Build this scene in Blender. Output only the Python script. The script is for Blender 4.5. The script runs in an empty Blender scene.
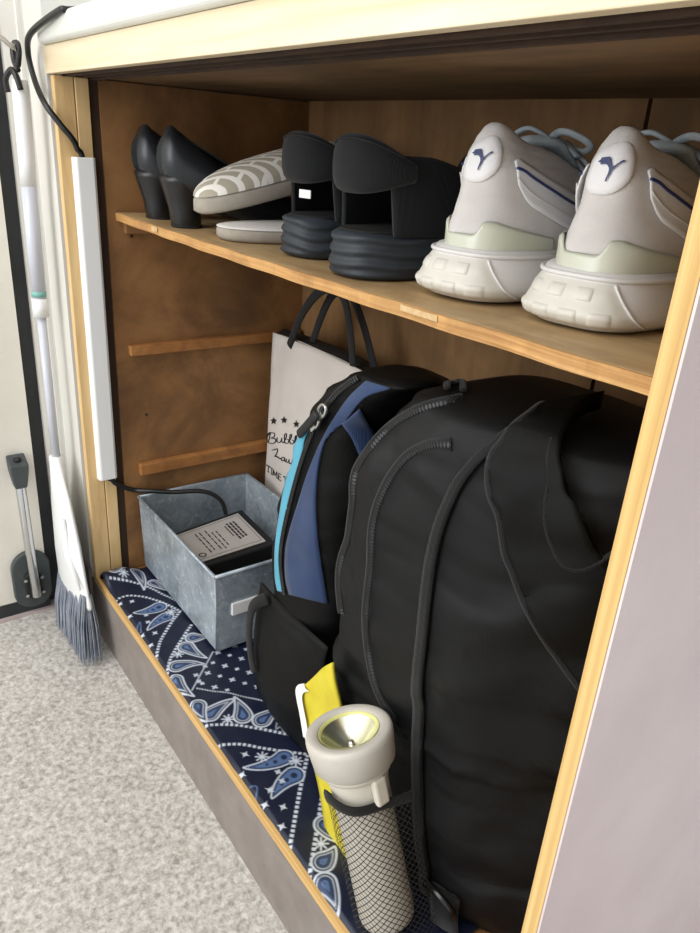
import bpy, bmesh, math, random
import numpy as np
from mathutils import Vector, Matrix, noise
from mathutils.bvhtree import BVHTree
random.seed(7)
C = bpy.context.scene.collection
S = 0.30            # metres per modelling unit (cupboard about 0.9 m wide)
ZF = 2.67           # height of the origin (the camera) above the floor, in units
F = 734.0
AX = Vector((583, 361, -734)).normalized()
AY = Vector((1076, -245, 734)); AY = (AY - AX*AY.dot(AX)).normalized()
AZ = AX.cross(AY)
if AZ.y > 0: AZ = -AZ
def W(x, y=None, z=None):
    if y is None: x, y, z = x
    return Vector((x*S, y*S, (z+ZF)*S))
def ray(u, v):
    d = Vector((u-350, v-466.5, F)); return Vector((d.dot(AX), d.dot(AY), d.dot(AZ)))
def onX(u, v, x): r = ray(u, v); return r*(x/r.x)
def onY(u, v, y): r = ray(u, v); return r*(y/r.y)
def onZ(u, v, z): r = ray(u, v); return r*(z/r.z)

# ---------------------------------------------------------------- materials
def lin(c):
    return tuple(((v/255)/12.92 if v/255 <= .04045 else ((v/255+.055)/1.055)**2.4) for v in c[:3])+(1,)
class NT:
    def __init__(s, name):
        s.m = bpy.data.materials.new(name); s.m.use_nodes = True
        s.t = s.m.node_tree; s.b = s.t.nodes['Principled BSDF']
        s.tc = s.t.nodes.new('ShaderNodeTexCoord')
    def n(s, kind, **kw):
        o = s.t.nodes.new(kind)
        for k, v in kw.items():
            if k in o.inputs: o.inputs[k].default_value = v
            else: setattr(o, k, v)
        return o
    def l(s, a, b): s.t.links.new(a, b)
    def coord(s, scale=(1,1,1), out='Object', rot=(0,0,0)):
        mp = s.n('ShaderNodeMapping'); mp.inputs['Scale'].default_value = scale; mp.inputs['Rotation'].default_value = rot
        s.l(s.tc.outputs[out], mp.inputs['Vector']); return mp.outputs['Vector']
    def ramp(s, fac, stops):
        r = s.n('ShaderNodeValToRGB'); e = r.color_ramp.elements
        while len(e) < len(stops): e.new(.5)
        for i, (p, c) in enumerate(stops): e[i].position = p; e[i].color = lin(c)
        s.l(fac, r.inputs['Fac']); return r.outputs['Color']
    def noise(s, vec, scale, detail=4, rough=.55, dist=0):
        o = s.n('ShaderNodeTexNoise', Scale=scale, Detail=detail, Roughness=rough, Distortion=dist)
        s.l(vec, o.inputs['Vector']); return o.outputs['Fac']
    def mix(s, fac, a, b, mode='MIX'):
        o = s.n('ShaderNodeMix', data_type='RGBA', blend_type=mode)
        for sock, v in ((o.inputs[0], fac), (o.inputs[6], a), (o.inputs[7], b)):
            if hasattr(v, 'is_linked'): s.l(v, sock)
            elif isinstance(v, tuple): sock.default_value = v
            else: sock.default_value = v
        return o.outputs[2]
    def bump(s, h, strength=.3, dist=.001):
        o = s.n('ShaderNodeBump', Strength=strength, Distance=dist); s.l(h, o.inputs['Height'])
        s.l(o.outputs['Normal'], s.b.inputs['Normal'])
def mat(name, col, rough=.55, col2=None, vs=20, bs=None, bd=.0006, bst=.4, metal=0, spec=.5, sheen=0, coat=0, stretch=(1,1,1)):
    t = NT(name); b = t.b
    b.inputs['Base Color'].default_value = lin(col); b.inputs['Roughness'].default_value = rough
    b.inputs['Metallic'].default_value = metal; b.inputs['Specular IOR Level'].default_value = spec
    b.inputs['Sheen Weight'].default_value = sheen; b.inputs['Coat Weight'].default_value = coat
    if col2:
        v = t.coord(stretch); f = t.noise(v, vs)
        t.l(t.ramp(f, [(.35, col), (.68, col2)]), b.inputs['Base Color'])
    if bs:
        v = t.coord(); t.bump(t.noise(v, bs, 3), bst, bd)
    return t.m
def wood(name, a, b_, c, grain=(60,4,60), rough=.6, blot=6, blotcol=None, blotamt=.5, bands=None):
    t = NT(name); v = t.coord(grain)
    col = t.ramp(t.noise(v, 1.0, 6, .65, .6), [(.28, a), (.5, b_), (.72, c)])
    if blotcol:
        f = t.noise(t.coord((1,1,1)), blot, 5, .62, .5)
        r = t.n('ShaderNodeMapRange'); r.inputs['From Min'].default_value = .42; r.inputs['From Max'].default_value = .66
        r.inputs['To Max'].default_value = blotamt; t.l(f, r.inputs['Value'])
        col = t.mix(r.outputs['Result'], col, lin(blotcol))
    if bands:
        wv = t.n('ShaderNodeTexWave', Scale=bands, Distortion=1.2, Detail=2); wv.inputs['Detail Scale'].default_value = .6
        t.l(t.coord((1,0,.02)), wv.inputs['Vector'])
        f = t.n('ShaderNodeMath', operation='MULTIPLY'); f.inputs[1].default_value = .45; t.l(wv.outputs['Fac'], f.inputs[0])
        col = t.mix(f.outputs[0], col, lin(a))
    t.l(col, t.b.inputs['Base Color']); t.b.inputs['Roughness'].default_value = rough
    t.bump(t.noise(v, 1.0, 5), .25, .0006)
    return t.m
def fabric(name, col, col2, scale=900, rough=.8, sheen=.2, spec=.3, bd=.0004, big=0):
    t = NT(name); v = t.coord()
    t.l(t.ramp(t.noise(v, 14, 5), [(.3, col), (.7, col2)]), t.b.inputs['Base Color'])
    t.b.inputs['Roughness'].default_value = rough; t.b.inputs['Sheen Weight'].default_value = sheen; t.b.inputs['Specular IOR Level'].default_value = spec
    h = t.n('ShaderNodeMath', operation='ADD')
    w1 = t.n('ShaderNodeTexWave', Scale=scale/6, Distortion=.5); t.l(t.coord((1,1,1.0)), w1.inputs['Vector'])
    n2 = t.noise(v, 60, 5)
    t.l(w1.outputs['Fac'], h.inputs[0]); t.l(n2, h.inputs[1]); t.bump(h.outputs[0], .45, bd)
    if big:
        b0 = t.b.inputs['Normal'].links[0].from_node; b1 = t.n('ShaderNodeBump', Strength=.8, Distance=.008)
        t.l(t.noise(t.coord((1,1,2.2)), 11, 1.5, .4, .4), b1.inputs['Height']); t.l(b1.outputs['Normal'], b0.inputs['Normal'])
    return t.m

M = {}
M['ply'] = wood('pale plywood', (196,158,100), (216,182,128), (226,194,142), (50,50,5), .55)
M['plyh'] = wood('pale plywood rail', (208,188,152), (222,205,172), (230,215,186), (4,50,70), .5)
M['plyedge'] = wood('layered plywood edge', (178,140,80), (208,172,108), (222,190,130), (220,60,3), .6, bands=55)
M['plyfront'] = wood('plywood front strip', (176,138,80), (204,164,102), (214,178,120), (4,60,160), .6)
M['brown'] = wood('stained brown board', (118,80,43), (142,100,57), (158,115,69), (7,7,9), .7, 7, (78,52,28), .75)
M['brownback'] = wood('stained brown back board', (108,78,44), (128,94,56), (142,106,66), (26,8,3), .75, 8, (86,60,30), .6)
M['brownceil'] = wood('stained top board', (96,72,44), (118,90,58), (134,104,68), (3,26,8), .7, 6, (66,48,26), .6)
M['batten'] = wood('batten wood', (134,86,42), (160,106,54), (176,122,66), (20,5,60), .7, 30, (98,60,28), .5)
M['darkwood'] = wood('dark stained groove', (40,24,12), (54,34,18), (66,44,24), (20,20,5), .8)
M['shelf'] = wood('worn shelf top', (150,118,76), (178,148,104), (192,164,122), (5,40,40), .5, 12, (112,86,54), .45)
M['shelfedge'] = wood('worn shelf edge', (150,104,54), (188,142,84), (208,166,108), (6,60,260), .6, 26, (120,78,38), .4)
M['kick'] = mat('grey brown kick board', (124,115,109), .6, (138,129,123), 30, 300, .0003, .2)
M['laminate'] = mat('pinkish grey laminate', (206,188,185), .5, (216,199,195), 9, 160, .0007, .3)
M['counter'] = mat('grey white countertop', (206,206,198), .45, (214,213,206), 12)
M['whitewall'] = mat('off white painted wall', (208,205,196), .6, (216,213,205), 8, 220, .0003, .2)
M['bluewall'] = mat('bluish white wall', (214,218,224), .6, (222,226,232), 8)
M['door'] = mat('cream steel door', (222,216,202), .5, (230,225,212), 10, 260, .0003, .25)
M['gasket'] = mat('dark door gap', (38,40,42), .6, (48,50,52), 30)
M['threshold'] = mat('pinkish metal threshold', (176,160,156), .45, (190,175,170), 30)
M['white'] = mat('white plastic', (232,232,230), .4)
M['greywhite'] = mat('pale grey tube', (196,198,206), .3)
M['teallabel'] = mat('green label', (120,178,166), .5)
M['black'] = mat('black rubber cable', (20,20,20), .4)
M['blackgloss'] = mat('glossy black plastic', (14,13,13), .22)
M['blackmatte'] = mat('black matte plastic', (20,20,20), .6)
M['bristle'] = mat('blue grey bristles', (112,118,130), .6, (142,148,158), 60)
M['dkgrey'] = mat('dark grey rubber', (58,64,64), .55, (66,72,72), 40)
M['chrome'] = mat('brushed chrome', (200,200,200), .22, metal=1)
M['silver'] = mat('silver zipper metal', (200,202,200), .3, metal=1)
M['gold'] = mat('brass rivet', (220,190,90), .3, metal=1)
M['orange'] = mat('orange plastic', (222,120,50), .5)
M['paper'] = mat('white paper', (232,230,226), .6)
M['paperworn'] = mat('worn paper remnant', (198,172,130), .7, (184,148,100), 160)
M['labelgrey'] = mat('grey adapter label', (176,172,166), .5, (182,178,173), 40)
M['ink'] = mat('black ink', (22,22,24), .6)
M['tote'] = fabric('cream cotton canvas', (196,188,180), (206,198,190), 1500, .85, .1)
M['packblack'] = fabric('charcoal nylon', (7,8,10), (12,13,15), 2200, .48, .0, .28, big=1)
M['packdark'] = fabric('black nylon', (4,4,4), (7,7,7), 2200, .52, .0, .2, big=1)
M['webbing'] = fabric('black webbing', (8,8,8), (14,14,15), 1500, .7, .1, .3, .0008)
M['zip'] = mat('grey black zipper teeth', (20,20,21), .5)
M['blue'] = fabric('blue nylon', (32,50,84), (40,60,96), 2200, .65, .15)
M['teal'] = fabric('sky blue nylon', (70,150,176), (84,166,190), 2200, .6, .15)
M['cream'] = mat('ivory plastic', (204,198,184), .38, (208,202,188), 20)
M['cream2'] = mat('grey ivory plastic', (186,180,170), .4, (192,186,176), 20)
M['yellow'] = mat('yellow fabric', (208,194,50), .7, (198,180,40), 40, 200, .0008, .4)
M['reflector'] = mat('mirror reflector', (240,240,216), .25, metal=1)
M['reflectyellow'] = mat('yellow ring', (206,204,130), .35)
M['pump'] = mat('black leather', (26,30,35), .38, (32,36,41), 30, spec=.5)
M['pumpheel'] = mat('black heel', (18,18,20), .35)
M['mocblack'] = fabric('black mesh fabric', (14,15,17), (20,22,24), 1800, .85, .1)
M['lining'] = mat('dark shoe lining', (16,15,14), .8)
M['sneaksole'] = mat('off white rubber sole', (212,209,206), .5, (220,217,214), 30)
M['sneakpod'] = mat('ivory rubber pods', (204,201,190), .5, (212,208,198), 40)
M['sneaklilac'] = mat('cool white foam', (208,205,212), .5)
M['suede'] = mat('light grey suede', (204,199,195), .95, (217,212,208), 26, 900, .0006, .5, sheen=.3)
M['clip'] = mat('pale green plastic clip', (198,200,182), .3, spec=.6)
M['sneakwhite'] = mat('white leather', (226,224,224), .5, (232,230,230), 60)
M['navy'] = mat('navy blue print', (34,48,96), .5)
M['lace'] = mat('pale blue grey lace', (150,160,166), .8, (170,178,182), 200)
M['slipgrey'] = mat('grey slipper side', (150,142,130), .9, (162,154,142), 60, 900, .0006, .5)
M['slipwhite'] = mat('white slipper lining', (214,210,204), .95, (222,218,212), 60, 900, .0008, .5)

def mat_floor():
    t = NT('speckled vinyl floor'); v = t.coord()
    vo = t.n('ShaderNodeTexVoronoi', Scale=130); t.l(v, vo.inputs['Vector'])
    n1 = t.noise(v, 135, 3, .7)
    c1 = t.ramp(n1, [(.36, (140,134,126)), (.5, (184,180,172)), (.63, (212,209,202))])
    c2 = t.mix(.35, c1, t.ramp(vo.outputs['Color'], [(.2, (150,144,136)), (.7, (212,208,202))]))
    t.l(c2, t.b.inputs['Base Color']); t.b.inputs['Roughness'].default_value = .55
    t.bump(n1, .3, .0005); return t.m
def mat_galv():
    t = NT('galvanised steel'); v = t.coord()
    vo = t.n('ShaderNodeTexVoronoi', Scale=75); t.l(t.coord((1,1,1)), vo.inputs['Vector'])
    n1 = t.noise(v, 55, 6, .7, 1.2); n2 = t.noise(v, 11, 4)
    c = t.mix(.55, t.ramp(n1, [(.34, (96,108,118)), (.5, (140,152,160)), (.68, (186,194,198))]), t.ramp(n2, [(.35, (112,124,134)), (.65, (186,194,198))]))
    t.l(c, t.b.inputs['Base Color']); t.b.inputs['Metallic'].default_value = .2
    t.l(t.ramp(n1, [(.3, (100,100,100)), (.7, (150,150,150))]), t.b.inputs['Roughness']); t.bump(n1, .25, .0006); return t.m
def mat_net(name='black mesh net'):
    t = NT(name); uv = t.n('ShaderNodeSeparateXYZ'); t.l(t.tc.outputs['UV'], uv.inputs[0])
    def line(sg, k):
        a = t.n('ShaderNodeMath', operation='MULTIPLY'); a.inputs[1].default_value = sg; t.l(uv.outputs['Y'], a.inputs[0])
        b = t.n('ShaderNodeMath', operation='ADD'); t.l(uv.outputs['X'], b.inputs[0]); t.l(a.outputs[0], b.inputs[1])
        c = t.n('ShaderNodeMath', operation='MULTIPLY'); c.inputs[1].default_value = k; t.l(b.outputs[0], c.inputs[0])
        d = t.n('ShaderNodeMath', operation='SINE'); t.l(c.outputs[0], d.inputs[0])
        e = t.n('ShaderNodeMath', operation='ABSOLUTE'); t.l(d.outputs[0], e.inputs[0])
        f = t.n('ShaderNodeMath', operation='LESS_THAN'); f.inputs[1].default_value = .27; t.l(e.outputs[0], f.inputs[0]); return f.outputs[0]
    m = t.n('ShaderNodeMath', operation='MAXIMUM'); t.l(line(1.0, math.pi/.024), m.inputs[0]); t.l(line(-1.0, math.pi/.024), m.inputs[1])
    t.l(m.outputs[0], t.b.inputs['Alpha']); t.b.inputs['Base Color'].default_value = lin((30,30,30)); t.b.inputs['Roughness'].default_value = .6
    return t.m
def mat_vcol(name, rough=.5, bs=500):
    t = NT(name); a = t.n('ShaderNodeVertexColor', layer_name='pattern'); t.l(a.outputs['Color'], t.b.inputs['Base Color'])
    t.b.inputs['Roughness'].default_value = rough; t.bump(t.noise(t.coord(), bs, 3), .3, .0004); return t.m
def mat_slip():
    t = NT('striped knit'); v = t.coord((1,1,1), rot=(0,0,.3))
    br = t.n('ShaderNodeTexBrick'); br.inputs['Scale'].default_value = 1; br.offset = .5
    mp = t.coord((1,1,1), rot=(0,0,math.radians(-30)))
    t.l(mp, br.inputs['Vector'])
    br.inputs['Brick Width'].default_value = .048; br.inputs['Row Height'].default_value = .0125; br.inputs['Mortar Size'].default_value = .0026
    br.inputs['Color1'].default_value = lin((160,152,136)); br.inputs['Color2'].default_value = lin((168,160,144)); br.inputs['Mortar'].default_value = lin((222,217,208))
    t.l(br.outputs['Color'], t.b.inputs['Base Color']); t.b.inputs['Roughness'].default_value = .95; t.bump(t.noise(t.coord(), 900, 3), .4, .0006); return t.m
M['floor'] = mat_floor(); M['galv'] = mat_galv(); M['net'] = mat_net(); M['bandana'] = mat_vcol('printed bandana cotton', .42); M['slip'] = mat_slip()

# ---------------------------------------------------------------- mesh tools (all in modelling units)
def catmull(P, n=8, closed=False):
    P = [Vector(p) for p in P]; out = []; L = len(P)
    for i in range(L if closed else L-1):
        if closed: a, b, c, d = P[(i-1)%L], P[i], P[(i+1)%L], P[(i+2)%L]
        else: a, b, c, d = P[max(i-1,0)], P[i], P[i+1], P[min(i+2,L-1)]
        for k in range(n):
            t = k/n; out.append(.5*((2*b)+(c-a)*t+(2*a-5*b+4*c-d)*t*t+(3*b-3*c+d-a)*t**3))
    if not closed: out.append(P[-1])
    return out
class MB:
    def __init__(s): s.v = []; s.f = []; s.uv = None; s.col = None
    def box(s, x0, x1, y0, y1, z0, z1):
        k = len(s.v)
        s.v += [Vector(p) for p in ((x0,y0,z0),(x1,y0,z0),(x1,y1,z0),(x0,y1,z0),(x0,y0,z1),(x1,y0,z1),(x1,y1,z1),(x0,y1,z1))]
        s.f += [tuple(k+i for i in q) for q in ((0,3,2,1),(4,5,6,7),(0,1,5,4),(1,2,6,5),(2,3,7,6),(3,0,4,7))]; return s
    def obox(s, c, ax, ay, az):   # oriented box: centre and three half axes
        k = len(s.v); c = Vector(c)
        for sz in (-1,1):
            for sx, sy in ((-1,-1),(1,-1),(1,1),(-1,1)): s.v.append(c+ax*sx+ay*sy+az*sz)
        s.f += [tuple(k+i for i in q) for q in ((0,3,2,1),(4,5,6,7),(0,1,5,4),(1,2,6,5),(2,3,7,6),(3,0,4,7))]; return s
    def rings(s, R, cap0=True, cap1=True, closed=True):
        k = len(s.v); n = len(R[0])
        for r in R: s.v += [Vector(p) for p in r]
        for i in range(len(R)-1):
            for j in range(n if closed else n-1):
                a = k+i*n+j; b = k+i*n+(j+1)%n; s.f.append((a, b, b+n, a+n))
        if cap0: s.f.append(tuple(k+j for j in range(n))[::-1])
        if cap1: s.f.append(tuple(k+(len(R)-1)*n+j for j in range(n)))
        return s
    def tube(s, P, r, seg=10, flat=1.0, up=None, cap=True):
        P = [Vector(p) for p in P]; n = len(P); R = []; prev = None
        for i, p in enumerate(P):
            d = (P[min(i+1,n-1)]-P[max(i-1,0)])
            if d.length < 1e-9: d = Vector((0,0,1))
            d.normalize()
            if up is not None: a = Vector(up) - d*Vector(up).dot(d)
            elif prev is None: a = Vector((0,0,1)) if abs(d.z) < .9 else Vector((1,0,0)); a = a-d*a.dot(d)
            else: a = prev-d*prev.dot(d)
            if a.length < 1e-6: a = d.orthogonal()
            a.normalize(); prev = a; b = d.cross(a)
            rr = r[i] if isinstance(r, (list, tuple)) else r
            R.append([p+a*(math.cos(2*math.pi*j/seg)*rr*flat)+b*(math.sin(2*math.pi*j/seg)*rr) for j in range(seg)])
        return s.rings(R, cap, cap)
    def grid(s, fn, nu, nv, uvs=False):
        k = len(s.v); u_ = []
        for i in range(nu+1):
            for j in range(nv+1): s.v.append(Vector(fn(i/nu, j/nv)))
        for i in range(nu):
            for j in range(nv):
                a = k+i*(nv+1)+j; s.f.append((a, a+nv+1, a+nv+2, a+1))
        return s
    def prism(s, P, off):   # polygon P extruded by vector off
        k = len(s.v); n = len(P); off = Vector(off)
        s.v += [Vector(p) for p in P]+[Vector(p)+off for p in P]
        s.f.append(tuple(range(k, k+n))[::-1]); s.f.append(tuple(range(k+n, k+2*n)))
        for j in range(n): s.f.append((k+j, k+(j+1)%n, k+n+(j+1)%n, k+n+j))
        return s
    def jitter(s, amp, freq=4, seed=0):
        for p in s.v:
            q = p*freq+Vector((seed, seed*2, 0)); p += noise.noise_vector(q)*amp
        return s
    def build(s, name, m, parent=None, smooth=False, bevel=0, bseg=2, subsurf=0, solid=0, fixn=True, kind=None, label=None, autos=None):
        org = Vector((0,0,0)); p = parent
        while p is not None: org += p.location; p = p.parent
        me = bpy.data.meshes.new(name); me.from_pydata([W(v)-org for v in s.v], [], s.f); me.update()
        if s.uv is not None:
            l = me.uv_layers.new(name='UVMap')
            for li, lp in enumerate(me.loops): l.data[li].uv = s.uv[lp.vertex_index]
        if s.col is not None:
            ca = me.color_attributes.new('pattern', 'FLOAT_COLOR', 'POINT'); ca.data.foreach_set('color', np.asarray(s.col, dtype=np.float32).ravel())
        if fixn:
            b = bmesh.new(); b.from_mesh(me); bmesh.ops.recalc_face_normals(b, faces=b.faces); b.to_mesh(me); b.free()
        for q in me.polygons: q.use_smooth = smooth
        me.materials.append(M[m] if isinstance(m, str) else m)
        o = bpy.data.objects.new(name, me); C.objects.link(o)
        if parent: o.parent = parent
        if solid:
            d = o.modifiers.new('Solidify', 'SOLIDIFY'); d.thickness = solid*S; d.offset = 0
        if bevel:
            d = o.modifiers.new('Bevel', 'BEVEL'); d.width = bevel*S; d.segments = bseg; d.limit_method = 'ANGLE'; d.angle_limit = .6
        if subsurf:
            d = o.modifiers.new('Subsurf', 'SUBSURF'); d.levels = d.render_levels = subsurf
        if kind: o['kind'] = kind
        if label: o['label'] = label
        return o
    def bvh(s):
        b = BVHTree.FromPolygons([v.copy() for v in s.v], s.f); c = sum(s.v, Vector())/len(s.v)
        bv_mid[id(b)] = (350+F*c.dot(Vector((AX.x,AY.x,AZ.x)))/c.dot(Vector((AX.z,AY.z,AZ.z))), 466.5+F*c.dot(Vector((AX.y,AY.y,AZ.y)))/c.dot(Vector((AX.z,AY.z,AZ.z)))); return b
def tag(o, label, cat, group=None):
    o['label'] = label; o['category'] = cat
    if group: o['group'] = group
    return o
def thing(name, base, label, cat, group=None):
    o = bpy.data.objects.new(name, None); C.objects.link(o); o.location = W(base); o.empty_display_size = .05
    return tag(o, label, cat, group)
def struct(mb, name, m, **k):
    o = mb.build(name, m, **k); o['kind'] = 'structure'; return o
def copy_tree(o, parent=None):
    c = o.copy(); C.objects.link(c); c.parent = parent
    for ch in list(o.children): copy_tree(ch, c)
    return c
bv_mid = {}
def cast(bv, px, off=0.0, miss=None):
    d = ray(*px).normalized(); h, n, i, t = bv.ray_cast(Vector((0,0,0)), d, 50)
    k = 0
    while h is None and k < 60:   # just past the silhouette: walk back towards the body
        k += 1; c_ = bv_mid[id(bv)]; q = (px[0]+(c_[0]-px[0])*.012*k, px[1]+(c_[1]-px[1])*.012*k)
        d = ray(*q).normalized(); h, n, i, t = bv.ray_cast(Vector((0,0,0)), d, 50)
    if h is None:
        h, n, i, t = bv.find_nearest(d*2.0)
        if n.dot(d) > 0: n = -n
        return h+n*off
    if n.dot(d) > 0: n = -n
    return h+n*off
def castline(bv, pts, off, n=8):
    P = catmull([(p[0], p[1], 0) for p in pts], n); last = None; out = []
    for p in P: out.append(cast(bv, (p.x, p.y), off))
    for k in range(2): out = [out[0]]+[(out[i-1]+out[i]*2+out[i+1])/4 for i in range(1, len(out)-1)]+[out[-1]]
    return out
def strip(bv, L, R, off, nu=24, nv=8):   # ruled band between two traced edges, laid on the surface
    a = catmull([(p[0], p[1], 0) for p in L], 8); b = catmull([(p[0], p[1], 0) for p in R], 8)
    def at(P, t):
        x = t*(len(P)-1); i = min(int(x), len(P)-2); return P[i].lerp(P[i+1], x-i)
    m = MB(); m.grid(lambda u, v: cast(bv, at(a, u).lerp(at(b, u), v)[:2], off), nu, nv); return m

# ================================================================ SETTING
XL = -4.0
struct(MB().box(XL-.2, 4.0, -5, 3.0, -ZF-.1, -ZF), 'floor', 'floor')
struct(MB().box(XL, -3.665, 1.0, 2.6, -ZF, 3.6), 'wall_back', 'whitewall')
struct(MB().box(-3.665, 4.0, 2.36, 2.6, -ZF, 3.6), 'wall_recess', 'bluewall')
dr = struct(MB().box(XL-.15, XL, -5, .835, -2.575, 3.6), 'door_1', 'door')
MB().box(XL-.14, XL+.004, -5, .835, -2.655, -2.572).build('door_sweep', 'gasket', dr)
struct(MB().box(XL-.15, XL-.05, .835, .912, -2.66, 3.6), 'trim_1', 'gasket')
struct(MB().box(XL-.15, XL, .912, 1.0, -ZF, 3.6).box(XL-.02, XL+.03, .975, 1.0, -ZF, 3.6), 'trim_2', 'whitewall')
struct(MB().box(XL-.15, XL+.03, -5, .9, -ZF, -2.655), 'trim_3', 'threshold')
struct(MB().box(XL+.0, -3.655, .985, 1.0, -ZF, -2.262), 'baseboard_back', 'kick')
struct(MB().box(-3.96, -3.955, .994, 1.0, -2.26, 3.6).box(-3.20, -3.08, 2.33, 2.36, .4, 3.6), 'trim_4', 'counter')

# ================================================================ CUPBOARD
cb = thing('shoe_cupboard', (-2.1, 1.6, -ZF), 'open-fronted pale wood and brown shoe cupboard built under the white countertop', 'cupboard')
XI, XR, XRo, YB, ZB, ZT = -3.57, -.59, -.548, 2.28, -2.285, .195
MB().box(-3.615, XI, 1.0, 1.082, -2.28, ZT).box(-3.615, XI+.004, 1.086, 1.145, -2.28, ZT).build('front_post', 'ply', cb, bevel=.003)
MB().box(-3.615, XI-.012, 1.145, 1.19, -2.28, ZT).build('post_groove', 'darkwood', cb)
MB().box(-3.64, XI, 1.19, YB, -2.28, ZT).build('side_panel', 'brown', cb)
MB().box(XR+.003, XRo-.004, 1.0, YB, -ZF, .2).build('side_panel', 'plyedge', cb, label='right side panel with a pale layered plywood edge')
MB().box(XRo-.005, XRo+.001, 1.0, 2.35, -ZF, .2).build('side_laminate', 'laminate', cb, label='pinkish grey laminate skin')
MB().box(-3.64, -1.574, YB, YB+.03, ZB, .25).box(-1.558, XR, YB, YB+.03, ZB, .25).build('back_panel', 'brownback', cb)
MB().box(-3.64, XR, 1.006, YB, ZB-.035, ZB).build('bottom_board', 'brown', cb)
MB().box(-3.6, XR+.03, .998, 1.016, ZB-.035, ZB+.006).build('bottom_edge_strip', 'plyfront', cb, bevel=.002)
MB().box(-3.655, XR+.03, .998, 1.02, -ZF, ZB-.036).build('kick_board', 'kick', cb)
MB().box(-3.64, XR, 1.17, YB, .2, .24).build('top_board', 'brownceil', cb)
MB().box(-3.655, .6, .99, 1.03, .2, .305).build('top_rail', 'plyh', cb, bevel=.003)
MB().box(-3.62, XR, 1.03, 1.17, .215, .25).box(-3.62, XR, 1.05, 1.066, .194, .216).box(-3.62, XR, 1.105, 1.12, .194, .216).box(-3.62, XR, 1.155, 1.175, .19, .216).build('door_track', 'darkwood', cb)
for z0, z1, ya in ((-1.037, -.985, 1.25), (-1.70, -1.635, 1.268)):
    m = MB().box(XI, XI+.045, ya, 2.25, z0, z1); m.build('batten', 'batten', cb, bevel=.005)
MB().box(XI, XI+.04, 1.26, 2.26, -.445, -.393).build('batten', 'brown', cb, bevel=.004)
MB().box(XR-.045, XR, 1.24, 2.26, -.44, -.387).build('batten', 'brown', cb, bevel=.004)
# nail holes on the side panel
m = MB()
for yy, zz in ((1.30,-.46),(1.33,-1.37),(1.33,-.42)): MB().tube([(XI-.001, yy, zz), (XI+.003, yy, zz)], .008, 8).build('nail_hole', 'darkwood', cb)

ct = MB()
def rr(x0, x1, y0, y1, r, n=6):
    out = []
    for cx, cy, a0 in ((x1-r,y1-r,0),(x0+r,y1-r,90),(x0+r,y0+r,180),(x1-r,y0+r,270)):
        for i in range(n+1):
            a = math.radians(a0+90*i/n); out.append((cx+r*math.cos(a), cy+r*math.sin(a)))
    return out
prof = rr(-3.665, .7, .965, 2.34, .05)
ct.prism([(x, y, .306) for x, y in prof], (0,0,.098))
tag(ct.build('countertop', 'counter', None, bevel=.02, bseg=4), 'pale grey white countertop with rounded corner above the cupboard', 'countertop')

# shelf: thin bowed board
m = MB()
def shelfz(x): return -.351 + .0*x - .008*math.sin(math.pi*(x+3.57)/2.98)
R = []
for i in range(33):
    x = XI+.012+(XR-.015-XI-.012)*i/32; z = shelfz(x); wv = .004*math.sin(i*1.7)
    R.append([(x,1.228+wv,z),(x,1.233+wv,z-.034),(x,2.27,z-.034),(x,2.27,z)])
m.rings(R)
shelf = m.build('shelf_board', 'shelf', None, bevel=.003)
tag(shelf, 'thin worn wooden shelf board carrying the row of shoes', 'shelf')
m = MB(); R = []
for i in range(65):
    x = XI+.014+(XR-.02-XI-.012)*i/64; z = shelfz(x); w = .004*math.sin(i*.85)
    R.append([(x,1.222+w,z-.001),(x,1.224+w,z-.036),(x,1.234+w,z-.036),(x,1.234+w,z-.0005)])
m.rings(R); m.build('shelf_front_edge', 'shelfedge', shelf, label='chipped pale front edge')
MB().box(-3.10,-3.04,1.2165,1.2195,-.378,-.358).build('paper_remnant', 'paperworn', shelf); MB().box(-1.44,-1.30,1.2165,1.219,-.375,-.360).build('paper_remnant', 'paperworn', shelf)

# ================================================================ CABLE + DUCT
dm = MB(); dz0, dz1 = -1.685, -.12
dm.prism([(XI+.001,1.045,dz0),(XI+.035,1.05,dz0),(XI+.042,1.06,dz0),(XI+.042,1.13,dz0),(XI+.035,1.142,dz0),(XI+.001,1.147,dz0)], (0,0,dz1-dz0))
tag(dm.build('cable_duct', 'white', None, bevel=.004), 'white plastic cable duct stuck along the left wooden post', 'cable duct')
m = MB()
top = [onY(70,10,.97), onY(55,12,.95), onY(40,19,.94), onY(31,33,.94), onY(28,52,.955), onY(34,78,.965), onX(44,102,-3.59), onX(60,124,-3.54), onX(71,137,-3.53), onX(77,148,-3.54)]
top = [Vector((-3.25,1.15,.419)), onY(70,10,.985), onY(58,11.5,.955)]+top[3:]
mid = [Vector((XI+.02,1.095,-.2)), Vector((XI+.02,1.095,-.9)), Vector((XI+.02,1.095,-1.6)), Vector((XI+.02,1.12,-1.70))]
end = [onX(121,486,-3.555), onZ(134,490,-1.79), onZ(150,491,-1.79), onZ(175,492,-1.80), onZ(198,491,-1.80), onZ(212,494,-1.82), onZ(222,502,-1.87), onZ(226,514,-1.95)]
m.tube(catmull(top+mid+end, 8), .0125, 10)
tag(m.build('power_cable', 'black', None, smooth=True), 'black power cable running from the countertop through the duct into the metal box', 'cable')

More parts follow.
